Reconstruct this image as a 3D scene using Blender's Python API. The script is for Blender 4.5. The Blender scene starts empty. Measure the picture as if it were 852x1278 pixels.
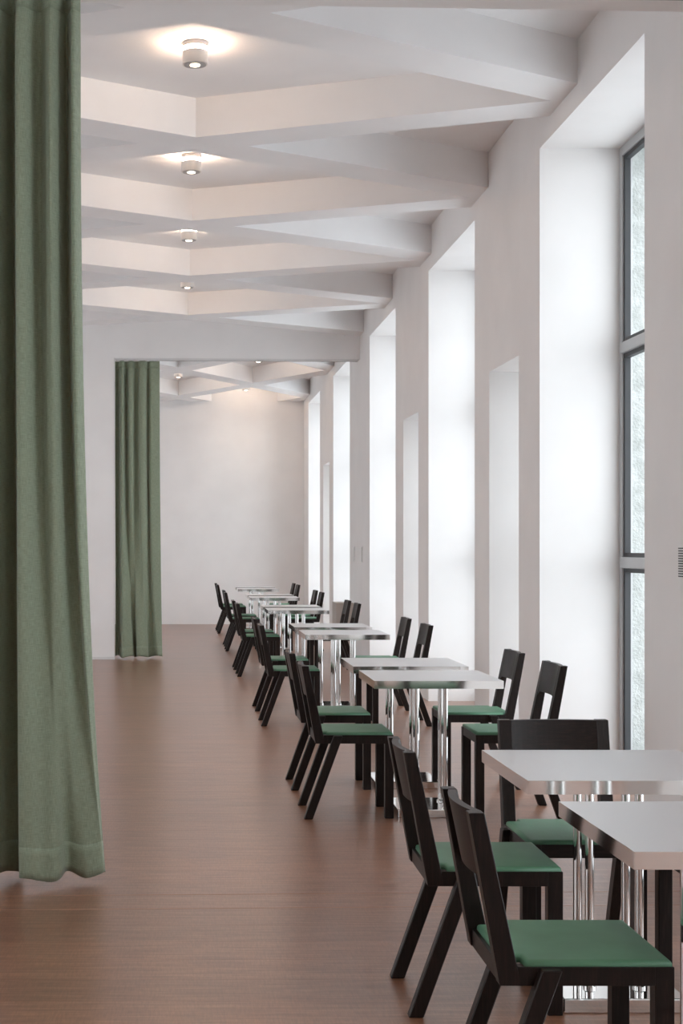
import bpy, bmesh, math, random
from mathutils import Vector, Matrix
random.seed(7)
S = bpy.context.scene
COL = S.collection

# ------------------------------------------------------------------ camera, world, exposure
F_PX, VPX, VPY, EYE = 1850.0, 222.5, 682.5, 1.466
cam_d = bpy.data.cameras.new('camera')
cam_d.sensor_fit = 'HORIZONTAL'; cam_d.sensor_width = 36.0
cam_d.lens = F_PX * 36.0 / 852.0
cam_d.shift_x = (426.0 - VPX) / 852.0
cam_d.shift_y = (VPY - 639.0) / 852.0
cam_d.clip_start = 0.05; cam_d.clip_end = 300
cam = bpy.data.objects.new('camera', cam_d); COL.objects.link(cam)
cam.location = (0, 0, EYE); cam.rotation_euler = (math.pi / 2, 0, 0)
S.camera = cam

world = bpy.data.worlds.new('overcast_sky'); S.world = world
world.use_nodes = True
bg = world.node_tree.nodes['Background']
bg.inputs['Color'].default_value = (0.885, 0.945, 1.0, 1)
bg.inputs['Strength'].default_value = 1.85

S.view_settings.view_transform = 'Standard'
S.view_settings.look = 'None'
S.view_settings.gamma = 1.0
S.view_settings.use_curve_mapping = False
S.view_settings.exposure = 1.43
cy = S.cycles
cy.max_bounces = 14; cy.diffuse_bounces = 9; cy.glossy_bounces = 5
cy.transparent_max_bounces = 12; cy.transmission_bounces = 6
cy.use_denoising = True
cy.caustics_reflective = False; cy.caustics_refractive = False
cy.sample_clamp_indirect = 6.0

# ------------------------------------------------------------------ measured layout
WX = 2.378          # inner face of the window wall
GX = 2.90           # window plane
OX = 3.26           # outer face of the window wall
LX = -4.4           # opposite wall
Y0, Y1 = -5.6, 28.1 # back wall, end wall
CZ = 4.493          # ceiling slab
BZ = 4.228          # underside of the ceiling beams
HEADZ = 4.088       # tall window head
NARZ = 2.805        # narrow window head
P = 4.335
TALL = [(7.565 + P * k, 9.76 + P * k) for k in (-2, -1, 0, 1, 2, 3, 4)]
NARROW = [(10.36 + P * k, 11.34 + P * k) for k in (-2, 0, 1, 3)]
OPEN_L, OPEN_Z = -0.84, 3.925
def part_y(x, far): return (19.30 if far else 6.40) + 0.042 * (x + 0.84)
PT = 0.28

# ------------------------------------------------------------------ materials
def mat(name):
    m = bpy.data.materials.new(name); m.use_nodes = True
    nt = m.node_tree; b = nt.nodes['Principled BSDF']
    return m, nt, b
def N(nt, kind, **kw):
    n = nt.nodes.new(kind)
    for k, v in kw.items():
        if k in n.inputs.keys(): n.inputs[k].default_value = v
        else: setattr(n, k, v)
    return n
def mapped(nt, scale, coord='Object'):
    t = N(nt, 'ShaderNodeTexCoord'); mp = N(nt, 'ShaderNodeMapping')
    mp.inputs['Scale'].default_value = scale
    nt.links.new(t.outputs[coord], mp.inputs['Vector'])
    return mp.outputs['Vector']
def ramp(nt, fac, stops):
    r = N(nt, 'ShaderNodeValToRGB')
    el = r.color_ramp.elements
    while len(el) < len(stops): el.new(0.5)
    for e, (p, c) in zip(el, stops):
        e.position = p; e.color = (*c, 1)
    nt.links.new(fac, r.inputs['Fac'])
    return r.outputs['Color']
def bump(nt, b, height, strength, dist=0.002):
    bp = N(nt, 'ShaderNodeBump'); bp.inputs['Strength'].default_value = strength
    bp.inputs['Distance'].default_value = dist
    nt.links.new(height, bp.inputs['Height']); nt.links.new(bp.outputs['Normal'], b.inputs['Normal'])

def m_plaster(name, col, rough=0.85, var=0.02):
    m, nt, b = mat(name)
    v = mapped(nt, (1, 1, 1), 'Object')
    n = N(nt, 'ShaderNodeTexNoise', Scale=2.2, Detail=4.0)
    nt.links.new(v, n.inputs['Vector'])
    lo = tuple(max(0, c - var) for c in col); hi = tuple(min(1, c + var) for c in col)
    nt.links.new(ramp(nt, n.outputs['Fac'], [(0.3, lo), (0.7, hi)]), b.inputs['Base Color'])
    b.inputs['Roughness'].default_value = rough
    n2 = N(nt, 'ShaderNodeTexNoise', Scale=180.0, Detail=3.0)
    nt.links.new(v, n2.inputs['Vector'])
    bump(nt, b, n2.outputs['Fac'], 0.12, 0.001)
    return m
M_WALL = m_plaster('white_plaster', (0.90, 0.893, 0.888))
M_PIER = m_plaster('window_wall_plaster', (0.83, 0.815, 0.805))  # darker than the other white plaster, shade partly put into its colour
M_CEIL = m_plaster('ceiling_plaster', (0.885, 0.883, 0.885))
M_STUCCO = m_plaster('rough_exterior_stucco', (0.50, 0.52, 0.50), 0.95, 0.10)
for n in M_STUCCO.node_tree.nodes:
    if n.type == 'TEX_NOISE' and n.inputs['Scale'].default_value < 10: n.inputs['Scale'].default_value = 14.0
    if n.type == 'TEX_NOISE' and n.inputs['Scale'].default_value > 100: n.inputs['Scale'].default_value = 60.0
    if n.type == 'BUMP': n.inputs['Strength'].default_value = 0.8; n.inputs['Distance'].default_value = 0.012
M_GROUND = m_plaster('pale_paving', (0.74, 0.745, 0.75), 0.9, 0.05)
M_CAB = m_plaster('taupe_lacquer', (0.52, 0.47, 0.43), 0.5, 0.01)

def m_floor():
    m, nt, b = mat('brown_floor_boards')
    v = mapped(nt, (1, 1, 1), 'Object')
    info = N(nt, 'ShaderNodeObjectInfo')
    mp = N(nt, 'ShaderNodeMapping'); mp.inputs['Scale'].default_value = (4.0, 55.0, 1)
    nt.links.new(v, mp.inputs['Vector'])
    add = N(nt, 'ShaderNodeVectorMath', operation='ADD'); nt.links.new(mp.outputs['Vector'], add.inputs[0])
    mul = N(nt, 'ShaderNodeMath', operation='MULTIPLY'); mul.inputs[1].default_value = 37.0
    nt.links.new(info.outputs['Random'], mul.inputs[0]); nt.links.new(mul.outputs[0], add.inputs[1])
    g = N(nt, 'ShaderNodeTexNoise', Scale=1.0, Detail=6.0, Roughness=0.65)
    nt.links.new(add.outputs['Vector'], g.inputs['Vector'])
    mp2 = N(nt, 'ShaderNodeMapping'); mp2.inputs['Scale'].default_value = (150.0, 14.0, 1)
    nt.links.new(v, mp2.inputs['Vector'])
    g2 = N(nt, 'ShaderNodeTexNoise', Scale=1.0, Detail=4.0, Roughness=0.7)
    nt.links.new(mp2.outputs['Vector'], g2.inputs['Vector'])
    big = N(nt, 'ShaderNodeTexNoise', Scale=0.9, Detail=3.0); nt.links.new(v, big.inputs['Vector'])
    c1 = ramp(nt, g.outputs['Fac'], [(0.32, (0.165, 0.070, 0.037)), (0.52, (0.258, 0.117, 0.066)), (0.74, (0.36, 0.182, 0.112))])
    c2 = ramp(nt, g2.outputs['Fac'], [(0.3, (0.68, 0.66, 0.64)), (0.65, (1.10, 1.09, 1.08))])
    mx = N(nt, 'ShaderNodeMix', data_type='RGBA', blend_type='MULTIPLY'); mx.inputs['Factor'].default_value = 1.0
    nt.links.new(c1, mx.inputs['A']); nt.links.new(c2, mx.inputs['B'])
    c3 = ramp(nt, info.outputs['Random'], [(0.0, (0.90, 0.89, 0.89)), (1.0, (1.07, 1.06, 1.05))])
    mx2 = N(nt, 'ShaderNodeMix', data_type='RGBA', blend_type='MULTIPLY'); mx2.inputs['Factor'].default_value = 1.0
    nt.links.new(mx.outputs['Result'], mx2.inputs['A']); nt.links.new(c3, mx2.inputs['B'])
    nt.links.new(mx2.outputs['Result'], b.inputs['Base Color'])
    rr = N(nt, 'ShaderNodeMapRange'); rr.inputs['To Min'].default_value = 0.34; rr.inputs['To Max'].default_value = 0.52
    nt.links.new(big.outputs['Fac'], rr.inputs['Value']); nt.links.new(rr.outputs[0], b.inputs['Roughness'])
    b.inputs['Specular IOR Level'].default_value = 0.5
    b.inputs['Coat Weight'].default_value = 0.68; b.inputs['Coat Roughness'].default_value = 0.28
    bump(nt, b, g.outputs['Fac'], 0.25, 0.0012)
    return m
M_FLOOR = m_floor()

def m_darkwood():
    m, nt, b = mat('dark_stained_oak')
    v = mapped(nt, (60, 60, 5), 'Object')
    n = N(nt, 'ShaderNodeTexNoise', Scale=2.5, Detail=6.0, Roughness=0.6); nt.links.new(v, n.inputs['Vector'])
    nt.links.new(ramp(nt, n.outputs['Fac'], [(0.3, (0.007, 0.004, 0.0032)), (0.55, (0.014, 0.008, 0.0066)), (0.8, (0.032, 0.018, 0.014))]), b.inputs['Base Color'])
    b.inputs['Roughness'].default_value = 0.42
    b.inputs['Specular IOR Level'].default_value = 0.28
    bump(nt, b, n.outputs['Fac'], 0.25, 0.0006)
    return m
M_DARK = m_darkwood()
def m_darkwood_h():
    m = M_DARK.copy(); m.name = 'dark_stained_oak_cross_grain'
    for n in m.node_tree.nodes:
        if n.type == 'MAPPING': n.inputs['Scale'].default_value = (60, 5, 60)
    return m
M_DARKH = m_darkwood_h()

def m_leather():
    m, nt, b = mat('green_leather')
    v = mapped(nt, (1, 1, 1), 'Object')
    n = N(nt, 'ShaderNodeTexNoise', Scale=9.0, Detail=3.0); nt.links.new(v, n.inputs['Vector'])
    nt.links.new(ramp(nt, n.outputs['Fac'], [(0.3, (0.088, 0.225, 0.132)), (0.7, (0.105, 0.260, 0.155))]), b.inputs['Base Color'])
    b.inputs['Roughness'].default_value = 0.5
    vo = N(nt, 'ShaderNodeTexVoronoi', Scale=420.0); nt.links.new(v, vo.inputs['Vector'])
    bump(nt, b, vo.outputs['Distance'], 0.12, 0.0006)
    return m
M_LEATHER = m_leather()

def m_metal(name, col, rough, brush=None):
    m, nt, b = mat(name)
    b.inputs['Base Color'].default_value = (*col, 1); b.inputs['Metallic'].default_value = 1.0
    b.inputs['Roughness'].default_value = rough
    v = mapped(nt, brush or (3, 3, 3), 'Object')
    n = N(nt, 'ShaderNodeTexNoise', Scale=1.0, Detail=4.0); nt.links.new(v, n.inputs['Vector'])
    rr = N(nt, 'ShaderNodeMapRange'); rr.inputs['To Min'].default_value = max(0.01, rough * 0.85); rr.inputs['To Max'].default_value = rough * 1.15
    nt.links.new(n.outputs['Fac'], rr.inputs['Value']); nt.links.new(rr.outputs[0], b.inputs['Roughness'])
    if brush: bump(nt, b, n.outputs['Fac'], 0.03, 0.0005)
    return m
M_STEEL = m_metal('brushed_stainless_steel', (0.74, 0.74, 0.75), 0.40, (4, 400, 400))
M_CHROME = m_metal('polished_steel', (0.78, 0.77, 0.76), 0.06)
M_ALU = m_metal('grey_aluminium', (0.50, 0.505, 0.51), 0.45)
M_ALU.node_tree.nodes['Principled BSDF'].inputs['Metallic'].default_value = 0.35

def m_simple(name, col, rough=0.5, spec=0.5):
    m, nt, b = mat(name)
    v = mapped(nt, (1, 1, 1), 'Object')
    n = N(nt, 'ShaderNodeTexNoise', Scale=30.0); nt.links.new(v, n.inputs['Vector'])
    nt.links.new(ramp(nt, n.outputs['Fac'], [(0.3, tuple(c * 0.97 for c in col)), (0.7, col)]), b.inputs['Base Color'])
    b.inputs['Roughness'].default_value = rough; b.inputs['Specular IOR Level'].default_value = spec
    return m
M_GASKET = m_simple('dark_gasket', (0.035, 0.037, 0.04), 0.5)
M_LAMP = m_simple('white_lamp_enamel', (0.78, 0.75, 0.72), 0.45)
M_LAMPIN = m_simple('grey_lamp_baffle', (0.42, 0.41, 0.41), 0.4)
M_SWITCH = m_simple('white_switch_plastic', (0.82, 0.81, 0.80), 0.35)
M_PERF = m_simple('dark_switch_slot', (0.06, 0.06, 0.06), 0.5)
M_INLAY = m_simple('pale_inlay_strip', (0.42, 0.25, 0.175), 0.45)
M_TRACK = m_simple('white_track_enamel', (0.78, 0.78, 0.78), 0.4)

def m_emit(name, col, s):
    m, nt, b = mat(name)
    b.inputs['Emission Color'].default_value = (*col, 1); b.inputs['Emission Strength'].default_value = s
    b.inputs['Base Color'].default_value = (*col, 1)
    return m
M_RING = m_emit('warm_lamp_ring', (1.0, 0.72, 0.52), 78.0)
M_DISC = m_emit('warm_lamp_disc', (1.0, 0.80, 0.60), 6.0)

def m_glass():
    m, nt, b = mat('clear_window_glass')
    nt.nodes.remove(b)
    out = nt.nodes['Material Output']
    tr = N(nt, 'ShaderNodeBsdfTransparent'); tr.inputs['Color'].default_value = (0.965, 0.972, 0.97, 1)
    gl = N(nt, 'ShaderNodeBsdfGlossy'); gl.inputs['Roughness'].default_value = 0.02
    lw = N(nt, 'ShaderNodeLayerWeight'); lw.inputs['Blend'].default_value = 0.5
    pw = N(nt, 'ShaderNodeMath', operation='POWER'); pw.inputs[1].default_value = 5.0
    nt.links.new(lw.outputs['Facing'], pw.inputs[0])
    fr = N(nt, 'ShaderNodeMapRange'); fr.inputs['To Min'].default_value = 0.05
    nt.links.new(pw.outputs[0], fr.inputs['Value'])
    mx = N(nt, 'ShaderNodeMixShader')
    nt.links.new(fr.outputs[0], mx.inputs[0]); nt.links.new(tr.outputs[0], mx.inputs[1]); nt.links.new(gl.outputs[0], mx.inputs[2])
    nt.links.new(mx.outputs[0], out.inputs['Surface'])
    return m
M_GLASS = m_glass()

def m_fabric():
    m, nt, b = mat('green_woven_curtain')
    v = mapped(nt, (1, 1, 1), 'UV')
    w1 = N(nt, 'ShaderNodeTexNoise', Scale=1.0, Detail=3.0)
    mp1 = N(nt, 'ShaderNodeMapping'); mp1.inputs['Scale'].default_value = (420, 26, 1); nt.links.new(v, mp1.inputs['Vector']); nt.links.new(mp1.outputs[0], w1.inputs['Vector'])
    w2 = N(nt, 'ShaderNodeTexNoise', Scale=1.0, Detail=3.0)
    mp2 = N(nt, 'ShaderNodeMapping'); mp2.inputs['Scale'].default_value = (26, 420, 1); nt.links.new(v, mp2.inputs['Vector']); nt.links.new(mp2.outputs[0], w2.inputs['Vector'])
    ad = N(nt, 'ShaderNodeMath', operation='ADD'); nt.links.new(w1.outputs['Fac'], ad.inputs[0]); nt.links.new(w2.outputs['Fac'], ad.inputs[1])
    hf = N(nt, 'ShaderNodeMath', operation='MULTIPLY'); hf.inputs[1].default_value = 0.5; nt.links.new(ad.outputs[0], hf.inputs[0])
    nt.links.new(ramp(nt, hf.outputs[0], [(0.32, (0.195, 0.235, 0.165)), (0.68, (0.345, 0.405, 0.300))]), b.inputs['Base Color'])
    b.inputs['Roughness'].default_value = 0.9
    b.inputs['Sheen Weight'].default_value = 0.25; b.inputs['Sheen Roughness'].default_value = 0.5
    b.inputs['Specular IOR Level'].default_value = 0.2
    bump(nt, b, hf.outputs[0], 0.35, 0.0015)
    return m
M_FABRIC = m_fabric()

# ------------------------------------------------------------------ helpers
def link(o, parent=None):
    COL.objects.link(o)
    if parent: o.parent = parent
    return o
def mesh_obj(name, bm, m, parent=None, smooth=False):
    bmesh.ops.recalc_face_normals(bm, faces=bm.faces)
    me = bpy.data.meshes.new(name); bm.to_mesh(me); bm.free()
    for p in me.polygons: p.use_smooth = smooth
    me.materials.append(m)
    return link(bpy.data.objects.new(name, me), parent)
def empty(name, loc=(0, 0, 0), rz=0, parent=None):
    o = bpy.data.objects.new(name, None); o.empty_display_size = 0.1
    o.location = loc; o.rotation_euler = (0, 0, rz)
    return link(o, parent)
def tag(o, label, cat, group=None):
    o['label'] = label; o['category'] = cat
    if group: o['group'] = group
    return o
def struct(o, label=None):
    o['kind'] = 'structure'
    if label: o['label'] = label
    return o
def hexa(bm, pts):
    """eight points: bottom ring then top ring"""
    v = [bm.verts.new(p) for p in pts]
    for f in ((3, 2, 1, 0), (4, 5, 6, 7), (0, 1, 5, 4), (1, 2, 6, 5), (2, 3, 7, 6), (3, 0, 4, 7)):
        bm.faces.new([v[i] for i in f])
def box(bm, a, b):
    x0, y0, z0 = a; x1, y1, z1 = b
    hexa(bm, [(x0, y0, z0), (x1, y0, z0), (x1, y1, z0), (x0, y1, z0), (x0, y0, z1), (x1, y0, z1), (x1, y1, z1), (x0, y1, z1)])
def prism(bm, poly, z0, z1):
    lo = [bm.verts.new((x, y, z0)) for x, y in poly]; hi = [bm.verts.new((x, y, z1)) for x, y in poly]
    n = len(poly)
    bm.faces.new(lo[::-1]); bm.faces.new(hi)
    for i in range(n): bm.faces.new((lo[i], lo[(i + 1) % n], hi[(i + 1) % n], hi[i]))
def bev(bm, w, seg=2):
    bmesh.ops.recalc_face_normals(bm, faces=bm.faces)
    bmesh.ops.bevel(bm, geom=[e for e in bm.edges if e.is_manifold and e.calc_face_angle(0) > 0.6], offset=w, segments=seg, affect='EDGES', profile=0.5)
def boxo(name, a, b, m, parent=None, bevel=0):
    bm = bmesh.new(); box(bm, a, b)
    if bevel: bev(bm, bevel)
    return mesh_obj(name, bm, m, parent)
def lathe(name, prof, m, parent=None, seg=32, loc=(0, 0, 0)):
    bm = bmesh.new(); rings = []
    for r, z in prof:
        rings.append([bm.verts.new((loc[0] + r * math.cos(2 * math.pi * i / seg), loc[1] + r * math.sin(2 * math.pi * i / seg), loc[2] + z)) for i in range(seg)])
    for a, b in zip(rings, rings[1:]):
        for i in range(seg): bm.faces.new((a[i], a[(i + 1) % seg], b[(i + 1) % seg], b[i]))
    bm.faces.new(rings[0][::-1]); bm.faces.new(rings[-1])
    o = mesh_obj(name, bm, m, parent)
    for p in o.data.polygons: p.use_smooth = True
    o.data.set_sharp_from_angle(angle=math.radians(35))
    return o
def copy_tree(o, parent=None):
    c = o.copy(); COL.objects.link(c); c.parent = parent
    for ch in list(o.children): copy_tree(ch, c)
    return c

# ------------------------------------------------------------------ floor boards
floor = struct(boxo('floor', (LX - 0.557, Y0 - 0.3, -0.12), (OX, Y1 + 0.3, -0.020), M_GASKET), 'wide brown matt floor boards running across the hall')
bw = 0.24
k0 = 5.985
ys = [k0 + bw * i for i in range(-60, 110)]
ys = [y for y in ys if Y0 - 0.25 < y < Y1]
proto = None
for y in ys:
    if proto is None:
        bm = bmesh.new(); box(bm, (LX - 0.55, 0.0003, -0.020), (GX + 0.03, bw - 0.0003, 0.0))
        proto = mesh_obj('floor_board', bm, M_FLOOR, floor); o = proto
    else:
        o = link(bpy.data.objects.new('floor_board', proto.data), floor)
    o.location = (0, y, 0)

# ------------------------------------------------------------------ walls
openings = sorted([(a, b, HEADZ, 't') for a, b in TALL] + [(a, b, NARZ, 'n') for a, b in NARROW])
TOPZ = CZ + 0.12
added_left_openings = [((a + b) / 2 - 0.75, (a + b) / 2 + 0.75, 3.4, 'n') for a, b in TALL]  # window openings added in the unseen wall for fill light
def window_wall(name, x0, x1, m, label, out, ops=None):
    bm = bmesh.new(); y = Y0 - 0.3; zb = -0.4 if out else -0.02
    for a, b, h, k in ops or openings:
        box(bm, (x0, y, zb), (x1, a, TOPZ)); box(bm, (x0, a, h), (x1, b, TOPZ)); y = b
    box(bm, (x0, y, zb), (x1, Y1 + 0.3, TOPZ))
    return struct(mesh_obj(name, bm, m), label)
window_wall('wall_right', WX, GX + 0.035, M_PIER, 'white plastered wall pierced by deep window reveals', False)
window_wall('wall_exterior', GX + 0.035, OX, M_STUCCO, 'pale rough stucco outside of the window wall', True)
# unseen opposite wall, its windows added to bring in fill light
window_wall('wall_left', LX - 0.557, LX, M_WALL, 'unseen white plastered wall opposite the tables with added window reveals', False, added_left_openings)
struct(boxo('wall_far', (LX, Y1, -0.02), (WX, Y1 + 0.3, TOPZ), M_WALL), 'plain white end wall beyond the curtained doorway')
struct(boxo('wall_back', (LX, Y0 - 0.3, -0.02), (WX, Y0, TOPZ), M_WALL))
for far in (False, True):
    f = lambda x: part_y(x, far)
    bm = bmesh.new()
    prism(bm, [(LX, f(LX)), (OPEN_L, f(OPEN_L)), (OPEN_L, f(OPEN_L) + PT), (LX, f(LX) + PT)], -0.01, CZ)
    prism(bm, [(OPEN_L, f(OPEN_L)), (WX, f(WX)), (WX, f(WX) + PT), (OPEN_L, f(OPEN_L) + PT)], OPEN_Z, CZ)
    struct(mesh_obj('wall_partition' if far else 'wall_partition_near', bm, M_WALL), 'white cross wall with a wide full-height curtained opening' if far else None)
    # white casing strip round the opening
    bm = bmesh.new()
    prism(bm, [(OPEN_L, f(OPEN_L) - 0.006), (OPEN_L + 0.012, f(OPEN_L + .012) - 0.006), (OPEN_L + 0.012, f(OPEN_L + .012) + 0.03), (OPEN_L, f(OPEN_L) + 0.03)], 0.0, OPEN_Z)
    struct(mesh_obj('trim_2' if far else 'trim_1', bm, M_TRACK))
    # thin white strip along the base of the partition
bm = bmesh.new()
prism(bm, [(LX, part_y(LX, True) - 0.008), (OPEN_L, part_y(OPEN_L, True) - 0.008), (OPEN_L, part_y(OPEN_L, True) + .002), (LX, part_y(LX, True) + .002)], 0.0, 0.035)
struct(mesh_obj('baseboard_partition', bm, M_TRACK))

for n, yy in ((3, 6.005), (4, 6.245)):      # thin inlay lines of the threshold in the near doorway
    bm = bmesh.new(); g = lambda x: yy + 0.03 * x
    prism(bm, [(LX, g(LX)), (WX, g(WX)), (WX, g(WX) + 0.005), (LX, g(LX) + 0.005)], -0.01, 0.0008)
    struct(mesh_obj('trim_%d' % n, bm, M_INLAY), 'thin pale line across the floor at the near doorway')

# ------------------------------------------------------------------ ceiling with diamond lattice
ceil = struct(boxo('ceiling', (LX, Y0, CZ), (WX, Y1, CZ + 0.12), M_CEIL), 'white ceiling with a lattice of diagonal beams')
def clip(poly, a, b, c):
    """keep a*x+b*y<=c"""
    out = []
    for i in range(len(poly)):
        p, q = poly[i], poly[(i + 1) % len(poly)]
        dp = a * p[0] + b * p[1] - c; dq = a * q[0] + b * q[1] - c
        if dp <= 0: out.append(p)
        if (dp < 0 < dq) or (dq < 0 < dp):
            t = dp / (dp - dq); out.append((p[0] + t * (q[0] - p[0]), p[1] + t * (q[1] - p[1])))
    return out
def area(p): return abs(sum(p[i][0] * p[(i + 1) % len(p)][1] - p[(i + 1) % len(p)][0] * p[i][1] for i in range(len(p)))) / 2
def lattice(vx, vy, s1, s2, per, w, lims):
    v1 = w / 2 * math.hypot(1, s1); v2 = w / 2 * math.hypot(1, s2)
    c1 = vy - s1 * vx; c2 = vy - s2 * vx
    def put(poly):
        for l in lims: poly = clip(poly, *l) if poly else poly
        # drop doubled points
        q = []
        for p in poly:
            if not q or math.dist(p, q[-1]) > 1e-4: q.append(p)
        if len(q) > 1 and math.dist(q[0], q[-1]) < 1e-4: q.pop()
        if len(q) < 3 or area(q) < 0.004: return
        bm = bmesh.new(); prism(bm, q, BZ, CZ + 0.01)
        mesh_obj('ceiling_beam', bm, M_CEIL, ceil)
    big = 12
    for k in range(-14, 15):
        c = c1 + k * per
        put([(-big, -big * s1 + c - v1), (big, big * s1 + c - v1), (big, big * s1 + c + v1), (-big, -big * s1 + c + v1)])
    for m in range(-14, 15):
        c = c2 + m * per
        strip = [(-big, -big * s2 + c - v2), (big, big * s2 + c - v2), (big, big * s2 + c + v2), (-big, -big * s2 + c + v2)]
        for k in range(-14, 15):
            lo = c1 + k * per + v1; hi = c1 + (k + 1) * per - v1
            p = clip(strip, s1, -1, -lo)      # y - s1 x >= lo
            p = clip(p, -s1, 1, hi) if p else p
            if p: put(p)
E = 0.01
sides = [(1, 0, WX + E), (-1, 0, -LX + E)]
sl = 0.042
near_far_face = (sl, -1, -(part_y(0, False) + PT - E))      # y >= far face of near partition
near_face = (-sl, 1, part_y(0, False) + E)
far_near_face = (-sl, 1, part_y(0, True) + E)
far_far_face = (sl, -1, -(part_y(0, True) + PT - E))
lattice(0.1, 10.18, 0.614, -0.376, 2.55, 0.33, sides + [near_far_face, far_near_face])
lattice(0.1, 10.18, 0.614, -0.376, 2.55, 0.33, sides + [near_face, (0, -1, -Y0 + E)])
lattice(0.0, 27.4, 1.68, -1.68, 4.2, 0.36, sides + [far_far_face, (0, 1, Y1 + E)])

# ------------------------------------------------------------------ windows
def window(idx, y0, y1, h, transoms, left=False):
    w = struct(empty('window_%d' % idx, (LX - 0.522 if left else GX, (y0 + y1) / 2, 0), math.pi if left else 0), 'grey aluminium window glazed to the floor in a deep white reveal')  # left-hand windows are unseen ones, added for fill light
    hw = (y1 - y0) / 2
    fw, d = 0.062, 0.07
    boxo('frame_jamb', (0, hw - fw, 0), (d, hw, h), M_ALU, w, 0.004)
    boxo('frame_jamb', (0, -hw, 0), (d, -hw + fw, h), M_ALU, w, 0.004)
    boxo('frame_head', (0, -hw + fw, h - fw), (d, hw - fw, h), M_ALU, w, 0.004)
    boxo('frame_sill', (0, -hw + fw, 0), (d, hw - fw, fw), M_ALU, w, 0.004)
    zs = [fw]
    for t in transoms:
        boxo('transom', (-0.012, -hw + fw, t - 0.036), (d, hw - fw, t + 0.036), M_ALU, w, 0.006)
        zs += [t - 0.036, t + 0.036]
    zs.append(h - fw)
    for z0, z1 in zip(zs[0::2], zs[1::2]):
        a, b = -hw + fw, hw - fw
        bm = bmesh.new(); g = 0.028
        box(bm, (0.012, a, z0), (0.05, a + g, z1)); box(bm, (0.012, b - g, z0), (0.05, b, z1))
        box(bm, (0.012, a + g, z0), (0.05, b - g, z0 + g)); box(bm, (0.012, a + g, z1 - g), (0.05, b - g, z1))
        mesh_obj('glazing_bead', bm, M_GASKET, w)
        bm = bmesh.new()
        v = [bm.verts.new(p) for p in ((0.03, a + g, z0 + g), (0.03, b - g, z0 + g), (0.03, b - g, z1 - g), (0.03, a + g, z1 - g))]
        bm.faces.new(v); mesh_obj('pane', bm, M_GLASS, w)
    return w
for left, ops in ((False, openings), (True, added_left_openings)):
    for i, (a, b, h, k) in enumerate(ops):
        window(i + 1 + (len(openings) if left else 0), a, b, h, (1.363, 2.765) if k == 't' else (1.363,), left)
        ld = bpy.data.lights.new('window_portal', 'AREA'); ld.shape = 'RECTANGLE'     # sampling portal, emits nothing
        ld.size = h - 0.05; ld.size_y = b - a - 0.05
        ld.cycles.is_portal = True
        lo = bpy.data.objects.new('window_portal', ld); COL.objects.link(lo)
        lo.location = (LX - 0.66 if left else OX + 0.02, (a + b) / 2, h / 2)
        lo.rotation_euler = (0, -math.pi / 2 if left else math.pi / 2, 0)
struct(boxo('ground_opposite', (LX - 60, Y0 - 40, -0.5), (LX - 0.557, Y1 + 40, -0.4), M_GROUND))
struct(boxo('ground', (OX, Y0 - 40, -0.5), (OX + 60, Y1 + 40, -0.4), M_GROUND), 'pale paved ground outside the windows')

# ------------------------------------------------------------------ wall switches, cabinet, tracks
def switch(y, label):
    t = tag(empty('light_switch_panel', (WX, y, 1.262)), label, 'switch', 'switch panels on the window wall')
    boxo('cover_frame', (-0.010, -0.042, 0), (0, 0.042, 0.215), M_SWITCH, t, 0.002)
    for j in range(3):
        z = 0.008 + j * 0.068
        boxo('rocker', (-0.0135, -0.034, z), (-0.009, 0.034, z + 0.062), M_SWITCH, t, 0.0015)
    boxo('slot', (-0.0125, -0.036, 0.012), (-0.0095, -0.0345, 0.2), M_PERF, t)
switch(19.17, 'white switch strip on the window wall just before the curtained doorway')
switch(20.02, 'white switch strip on the window wall just past the curtained doorway')
def grille(y):
    t = tag(empty('wall_control_panel', (WX, y, 1.262)), 'slim wall panel with dark slots beside the tall window nearest the large curtain', 'switch')
    boxo('cover_frame', (-0.010, -0.042, 0), (0, 0.042, 0.215), M_SWITCH, t, 0.002)
    for j in range(12):
        z = 0.062 + j * 0.012
        boxo('slot', (-0.0125, -0.030, z), (-0.0095, 0.034, z + 0.006), M_PERF, t)
grille(6.985)
cab = tag(empty('low_cabinet', (2.258, 20.36, 0)), 'low taupe cabinet against the window wall just past the curtained doorway', 'cabinet')
boxo('body', (-0.118, -0.26, 0.0), (0.118, 0.26, 0.685), M_CAB, cab, 0.003)
boxo('top', (-0.119, -0.262, 0.685), (0.118, 0.262, 0.706), M_CAB, cab, 0.003)
for far in (True, False):
    f = part_y(0.77, far) + 0.07
    tr = empty('curtain_track', (0.77, f, OPEN_Z), math.atan(sl))
    tag(tr, 'white curtain track under the header of the far doorway' if far else 'white curtain track under the header of the near doorway', 'curtain track')
    boxo('rail', (-1.59, -0.018, -0.022), (1.59, 0.018, 0.0), M_TRACK, tr)
    boxo('slot', (-1.585, -0.006, -0.0235), (1.585, 0.006, -0.0215), M_GASKET, tr)
    boxo('edge_trim', (-1.59, -0.072, -0.010), (1.59, -0.058, 0.0), M_TRACK, tr)

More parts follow.
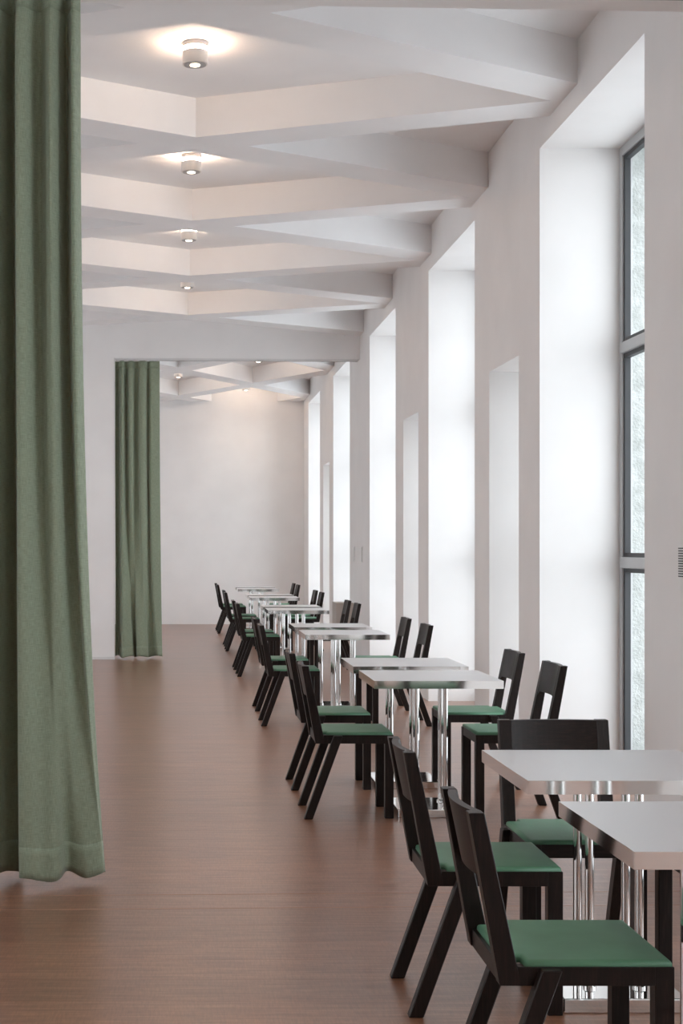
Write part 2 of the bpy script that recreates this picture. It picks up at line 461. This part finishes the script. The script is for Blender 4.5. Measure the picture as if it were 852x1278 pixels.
# ------------------------------------------------------------------ ceiling lamps
def make_lamp():
    t = empty('ceiling_lamp')
    lathe('ceiling_plate', [(0.074, 0.0), (0.076, -0.003), (0.076, -0.026), (0.074, -0.028)][::-1], M_LAMP, t)
    lathe('light_ring', [(0.069, -0.053), (0.069, -0.028)], M_RING, t)
    b = lathe('lamp_body', [(0.060, -0.128), (0.070, -0.132), (0.076, -0.130), (0.076, -0.053), (0.068, -0.052)], M_LAMP, t)
    lathe('baffle', [(0.030, -0.1335), (0.066, -0.1335), (0.066, -0.127)], M_LAMPIN, b)
    lathe('bulb_disc', [(0.026, -0.137), (0.030, -0.135), (0.030, -0.13)], M_DISC, b)
    sd = bpy.data.lights.new('downlight', 'SPOT'); sd.energy = 12; sd.color = (1.0, 0.80, 0.62)
    sd.spot_size = 2.2; sd.spot_blend = 1.0; sd.shadow_soft_size = 0.03
    sp = bpy.data.objects.new('downlight', sd); link(sp, t); sp.location = (0, 0, -0.142)
    return t
ORD = ['first', 'second', 'third', 'fourth', 'fifth', 'sixth']
lamp0 = make_lamp(); first = True
def place_lamp(x, y, label, group):
    global first
    o = lamp0 if first else copy_tree(lamp0); first = False
    o.location = (x, y, CZ); tag(o, label, 'ceiling lamp', group)
for k in range(5):
    y = 8.905 + 2.55 * k
    if y < 19: place_lamp(0.1, y, 'white drum ceiling lamp in the %s coffer counted from the large curtain' % ORD[k], 'lamps in the hall coffers')
for x, y, l in ((0.0, 25.3, 'white drum ceiling lamp past the far doorway, above the aisle'), (1.25, 23.2, 'white drum ceiling lamp past the far doorway, close behind its header'), (1.25, 27.4, 'white drum ceiling lamp just in front of the end wall')):
    place_lamp(x, y, l, 'lamps beyond the doorway')

for k in range(3):  # unseen lamps added behind the camera to lift the fill light
    place_lamp(0.1, 3.805 - 2.55 * k, 'unseen white drum ceiling lamp added for fill before the near doorway, %s from its header' % ORD[k], 'added fill lamps before the near doorway')
# ------------------------------------------------------------------ curtains
def spline(P, n):
    out = []
    for i in range(len(P) - 1):
        p0 = P[max(i - 1, 0)]; p1 = P[i]; p2 = P[i + 1]; p3 = P[min(i + 2, len(P) - 1)]
        for j in range(n):
            t = j / n
            out.append(tuple(0.5 * ((2 * p1[a]) + (-p0[a] + p2[a]) * t + (2 * p0[a] - 5 * p1[a] + 4 * p2[a] - p3[a]) * t * t + (-p0[a] + 3 * p1[a] - 3 * p2[a] + p3[a]) * t ** 3) for a in range(2)))
    out.append(P[-1]); return out
def curtain(name, label, bottom, top, z0, z1, yc, hem_drop=0.0):
    """bottom/top: matching lists of (x, y offset); folds blend from the header to the hem"""
    n = 7; rows = 46
    B = spline(bottom, n); T = spline(top, n)
    t = tag(empty(name, (0, yc, 0)), label, 'curtain', 'green curtains in the doorways')
    def sheet(za, zb, rows, off, nm, tape=0):
        bm = bmesh.new(); uvl = bm.loops.layers.uv.new('UVMap'); grid = []
        L = [0]
        for i in range(1, len(B)): L.append(L[-1] + math.dist(B[i], B[i - 1]))
        for r in range(rows + 1):
            z = za + (zb - za) * r / rows
            f = min(1.0, max(0.0, (z - z0) / (z1 - z0)))
            g = 1 - (1 - f) ** 3
            pinch = 1.0 - 0.55 * max(0, (f - 0.93) / 0.07)
            row = []
            for i in range(len(B)):
                x = B[i][0] * (1 - g) + T[i][0] * g
                y = (B[i][1] * (1 - g) + T[i][1] * g) * pinch
                wob = 0.006 * math.sin(5 * f + i * 0.35) * (1 - f) 
                zz = z
                if z - z0 < 0.3: zz = z + 0.012 * math.sin(i * 0.21) * (1 - (z - z0) / 0.3)
                row.append((bm.verts.new((x + wob, y + off, zz)), L[i], z))
            grid.append(row)
        for r in range(rows):
            for i in range(len(B) - 1):
                q = [grid[r][i], grid[r][i + 1], grid[r + 1][i + 1], grid[r + 1][i]]
                fc = bm.faces.new([a[0] for a in q])
                for lp, a in zip(fc.loops, q): lp[uvl].uv = (a[1], a[2])
        me = bpy.data.meshes.new(nm); bm.to_mesh(me); bm.free()
        for p in me.polygons: p.use_smooth = True
        me.materials.append(M_FABRIC)
        o = link(bpy.data.objects.new(nm, me), t)
        sm = o.modifiers.new('thickness', 'SOLIDIFY'); sm.thickness = 0.004; sm.offset = 0
        return o
    sheet(z0, z1, rows, 0, 'curtain_cloth')
    sheet(z0 - 0.001, z0 + 0.135, 4, -0.0032, 'hem')
    sheet(z1 - 0.09, z1 + 0.0, 3, -0.003, 'heading_tape')
    return t
# large near curtain: x measured from the folds along the hem and along the top
nb = [(-.83, .0), (-.79, -.05), (-.745, .06), (-.70, .10), (-.682, .02), (-.676, -.12), (-.63, -.13), (-.57, -.10), (-.53, -.09), (-.50, -.03), (-.475, .02), (-.44, .0), (-.39, -.02), (-.345, -.01), (-.325, .02), (-.318, .05)]
ntp = [(-.83, .0), (-.79, -.06), (-.75, .05), (-.72, .07), (-.708, .0), (-.70, -.09), (-.665, -.085), (-.63, .0), (-.60, .015), (-.57, -.05), (-.553, -.075), (-.53, -.03), (-.505, .06), (-.485, .06), (-.46, -.05), (-.43, .02)]
curtain('curtain', 'tall olive green woven curtain, the large one hanging at the near doorway', nb, ntp, 0.035, OPEN_Z - 0.027, 6.485)
fb = [(-0.83, .06), (-0.80, .08), (-0.765, .06), (-0.745, -.05), (-0.70, -.08), (-0.63, -.06), (-0.585, -.03), (-0.575, .06), (-0.550, .07), (-0.54, -.05), (-0.47, -.08), (-0.41, -.03), (-0.385, .03), (-0.33, .03), (-0.27, -.02), (-0.205, .02)]
ft = [(-0.83, .05), (-0.80, .06), (-0.78, .04), (-0.755, -.04), (-0.72, -.05), (-0.70, .02), (-0.67, .03), (-0.65, -.03), (-0.60, -.04), (-0.57, .02), (-0.53, .02), (-0.50, -.04), (-0.44, -.04), (-0.40, .03), (-0.36, -.02), (-0.245, .01)]
curtain('curtain', 'green woven curtain gathered at the edge of the far doorway', [(x, 1.35 * y) for x, y in fb], [(x, 1.35 * y) for x, y in ft], 0.03, OPEN_Z - 0.027, 19.42)

# ------------------------------------------------------------------ tables
TH, TW = 0.755, 0.685
def make_table():
    t = empty('cafe_table'); h = TW / 2
    top = boxo('tabletop', (-h + .0015, -h + .0015, TH - 0.041), (h - .0015, h - .0015, TH), M_STEEL, t, 0.0008)
    bm = bmesh.new(); e = 0.003
    for a, b in (((-h, -h), (h, -h + e)), ((-h, h - e), (h, h)), ((-h, -h + e), (-h + e, h - e)), ((h - e, -h + e), (h, h - e))):
        box(bm, (a[0], a[1], TH - 0.042), (b[0], b[1], TH - 0.0006))
    mesh_obj('edge_band', bm, M_CHROME, top)
    boxo('mounting_plate', (-0.16, -0.16, TH - 0.049), (0.16, 0.16, TH - 0.041), M_CHROME, t)
    bm = bmesh.new(); box(bm, (-0.195, -0.195, 0.0), (0.195, 0.195, 0.046)); bev(bm, 0.004, 2)
    mesh_obj('base_plate', bm, M_CHROME, t)
    pm = fm = None
    for sx in (-1, 1):
        for sy in (-1, 1):
            if pm is None:
                p = lathe('post', [(0.0145, 0.046), (0.0145, TH - 0.049)], M_CHROME, t, 20); pm = p.data
                r = lathe('flange', [(0.021, 0.046), (0.021, 0.053), (0.0155, 0.058)], M_CHROME, p, 20); fm = r.data
            else:
                p = link(bpy.data.objects.new('post', pm), t); r = link(bpy.data.objects.new('flange', fm), p)
            p.location = (sx * 0.08, sy * 0.072, 0)
    return t

# ------------------------------------------------------------------ chairs (local x points to the table)
def make_chair():
    t = empty('dining_chair'); O, IN = 0.203, 0.158
    for s in (-1, 1):
        ya, yb = sorted((s * (O - 0.034), s * O))
        boxo('side_rail', (-0.168, ya, 0.404), (0.164, yb, 0.450), M_DARK, t, 0.002)
        ya, yb = sorted((s * IN, s * O))
        bm = bmesh.new()     # stile, leaning back and tapering
        hexa(bm, [(-0.212, ya, 0.404), (-0.160, ya, 0.404), (-0.160, yb, 0.404), (-0.212, yb, 0.404),
                  (-0.287, ya, 0.822), (-0.249, ya, 0.822), (-0.249, yb, 0.822), (-0.287, yb, 0.822)])
        bev(bm, 0.002, 1); mesh_obj('back_stile', bm, M_DARK, t)
        boxo('leg', (0.163, ya, 0.0), (0.210, yb, 0.450), M_DARK, t, 0.0025)
        ya, yb = sorted((s * (O - 0.012), s * (O + 0.026)))
        bm = bmesh.new()
        hexa(bm, [(-0.276, ya, 0.0), (-0.229, ya, 0.0), (-0.229, yb, 0.0), (-0.276, yb, 0.0),
                  (-0.116, ya, 0.448), (-0.066, ya, 0.448), (-0.066, yb, 0.448), (-0.116, yb, 0.448)])
        bev(bm, 0.003, 1); mesh_obj('leg', bm, M_DARK, t)
    boxo('rear_rail', (-0.209, -IN, 0.404), (-0.176, IN, 0.450), M_DARKH, t, 0.002)
    boxo('front_rail', (0.172, -IN, 0.404), (0.208, IN, 0.450), M_DARKH, t, 0.002)
    # curved backrest panel with rounded lower corners
    bm = bmesh.new(); n = 16; rings = []
    for i in range(n + 1):
        u = -1 + 2 * i / n; y = IN * u
        sag = 0.020 * (1 - u * u)
        r = 0.022; d = (1 - abs(u)) * IN
        fil = r - math.sqrt(max(0, r * r - (r - d) ** 2)) if d < r else 0
        zb = 0.652 - fil
        def xo(z): return -0.212 - (z - 0.404) * 0.075 / 0.426
        def xi(z): return -0.160 - (z - 0.404) * 0.089 / 0.426
        row = []
        for z in (zb, 0.821):
            f = xi(z) - 0.003 - sag; bk = max(xo(z) + 0.002 - sag * 0.9, f - 0.03)
            row += [(f, y, z), (f - 0.022, y, z)]
        rings.append([bm.verts.new(p) for p in (row[0], row[1], row[3], row[2])])
    for a, b in zip(rings, rings[1:]):
        for j in range(4): bm.faces.new((a[j], a[(j + 1) % 4], b[(j + 1) % 4], b[j]))
    bm.faces.new(rings[0]); bm.faces.new(rings[-1][::-1])
    mesh_obj('backrest', bm, M_DARKH, t)
    # seat pad, notched round the stiles
    bm = bmesh.new()
    prism(bm, [(0.205, -0.199), (0.205, 0.199), (-0.152, 0.199), (-0.152, 0.151), (-0.198, 0.151), (-0.198, -0.151), (-0.152, -0.151), (-0.152, -0.199)], 0.446, 0.4655)
    bmesh.ops.recalc_face_normals(bm, faces=bm.faces)
    tf = [f for f in bm.faces if f.normal.z > 0.9][0]
    bmesh.ops.bevel(bm, geom=list(tf.edges), offset=0.013, segments=4, affect='EDGES', profile=0.6)
    mesh_obj('seat_pad', bm, M_LEATHER, t, True)['label'] = 'green leather seat pad'
    return t
table0 = make_table(); chair0 = make_chair(); used = {'t': False, 'c': False}
def put(kind, x, y, rz, label, cat, group):
    src = table0 if kind == 't' else chair0
    o = src if not used[kind] else copy_tree(src); used[kind] = True
    o.location = (x, y, 0); o.rotation_euler = (0, 0, rz)
    tag(o, label, cat, group)
# pair name, table centres (near, far), table left x, chair rows
PAIRS = [
    ('fourth pair before the far doorway', 3.80, 4.85, 1.062, 1.203, 1.632, 'farther', 'nearer'),
    ('third pair before the far doorway', 8.205, 9.155, 1.040, 1.165, 1.600, 'farther', 'nearer'),
    ('second pair before the far doorway', 12.34, 13.45, 1.027, 1.165, 1.590, 'farther', 'nearer'),
    ('first pair before the far doorway', 16.95, 17.88, 1.005, 1.142, 1.565, 'farther', 'nearer'),
    ('first pair past the far doorway', 21.05, 22.05, 1.010, 1.145, 1.560, 'nearer', 'farther'),
    ('second pair past the far doorway', 25.25, 26.2, 1.000, 1.138, 1.560, 'nearer', 'farther'),
]
rnd = random.Random(3)
for nm, ya, yb, tx, cl, cr, wa, wb in PAIRS:
    for y, w in ((ya, wa), (yb, wb)):
        put('t', tx + TW / 2, y, 0, 'steel-topped table, %s, the one %s from the doorway' % (nm, w) if w == 'farther' else 'steel-topped table, %s, the one %s to the doorway' % (nm, w), 'table', 'steel cafe tables along the windows')
        j = lambda a: rnd.uniform(-a, a)
        pn = nm.replace(' the far doorway', ' doorway')
        put('c', cl - 0.21 + j(.006), y - 0.015 + j(.01), j(.012), 'dark chair, green seat, aisle side of %s, at the table %s' % (pn, w), 'chair', 'dark chairs with green seats')
        if cr and y > 4: put('c', cr + 0.21 + j(.006), y + 0.0 + j(.02), math.pi + j(.012), 'dark chair, green seat, window side of %s, at the table %s' % (pn, w), 'chair', 'dark chairs with green seats')
put('c', 1.395, 5.262, -math.pi / 2, 'dark chair, green seat, at the end of a table, its back towards the doorway', 'chair', 'dark chairs with green seats')
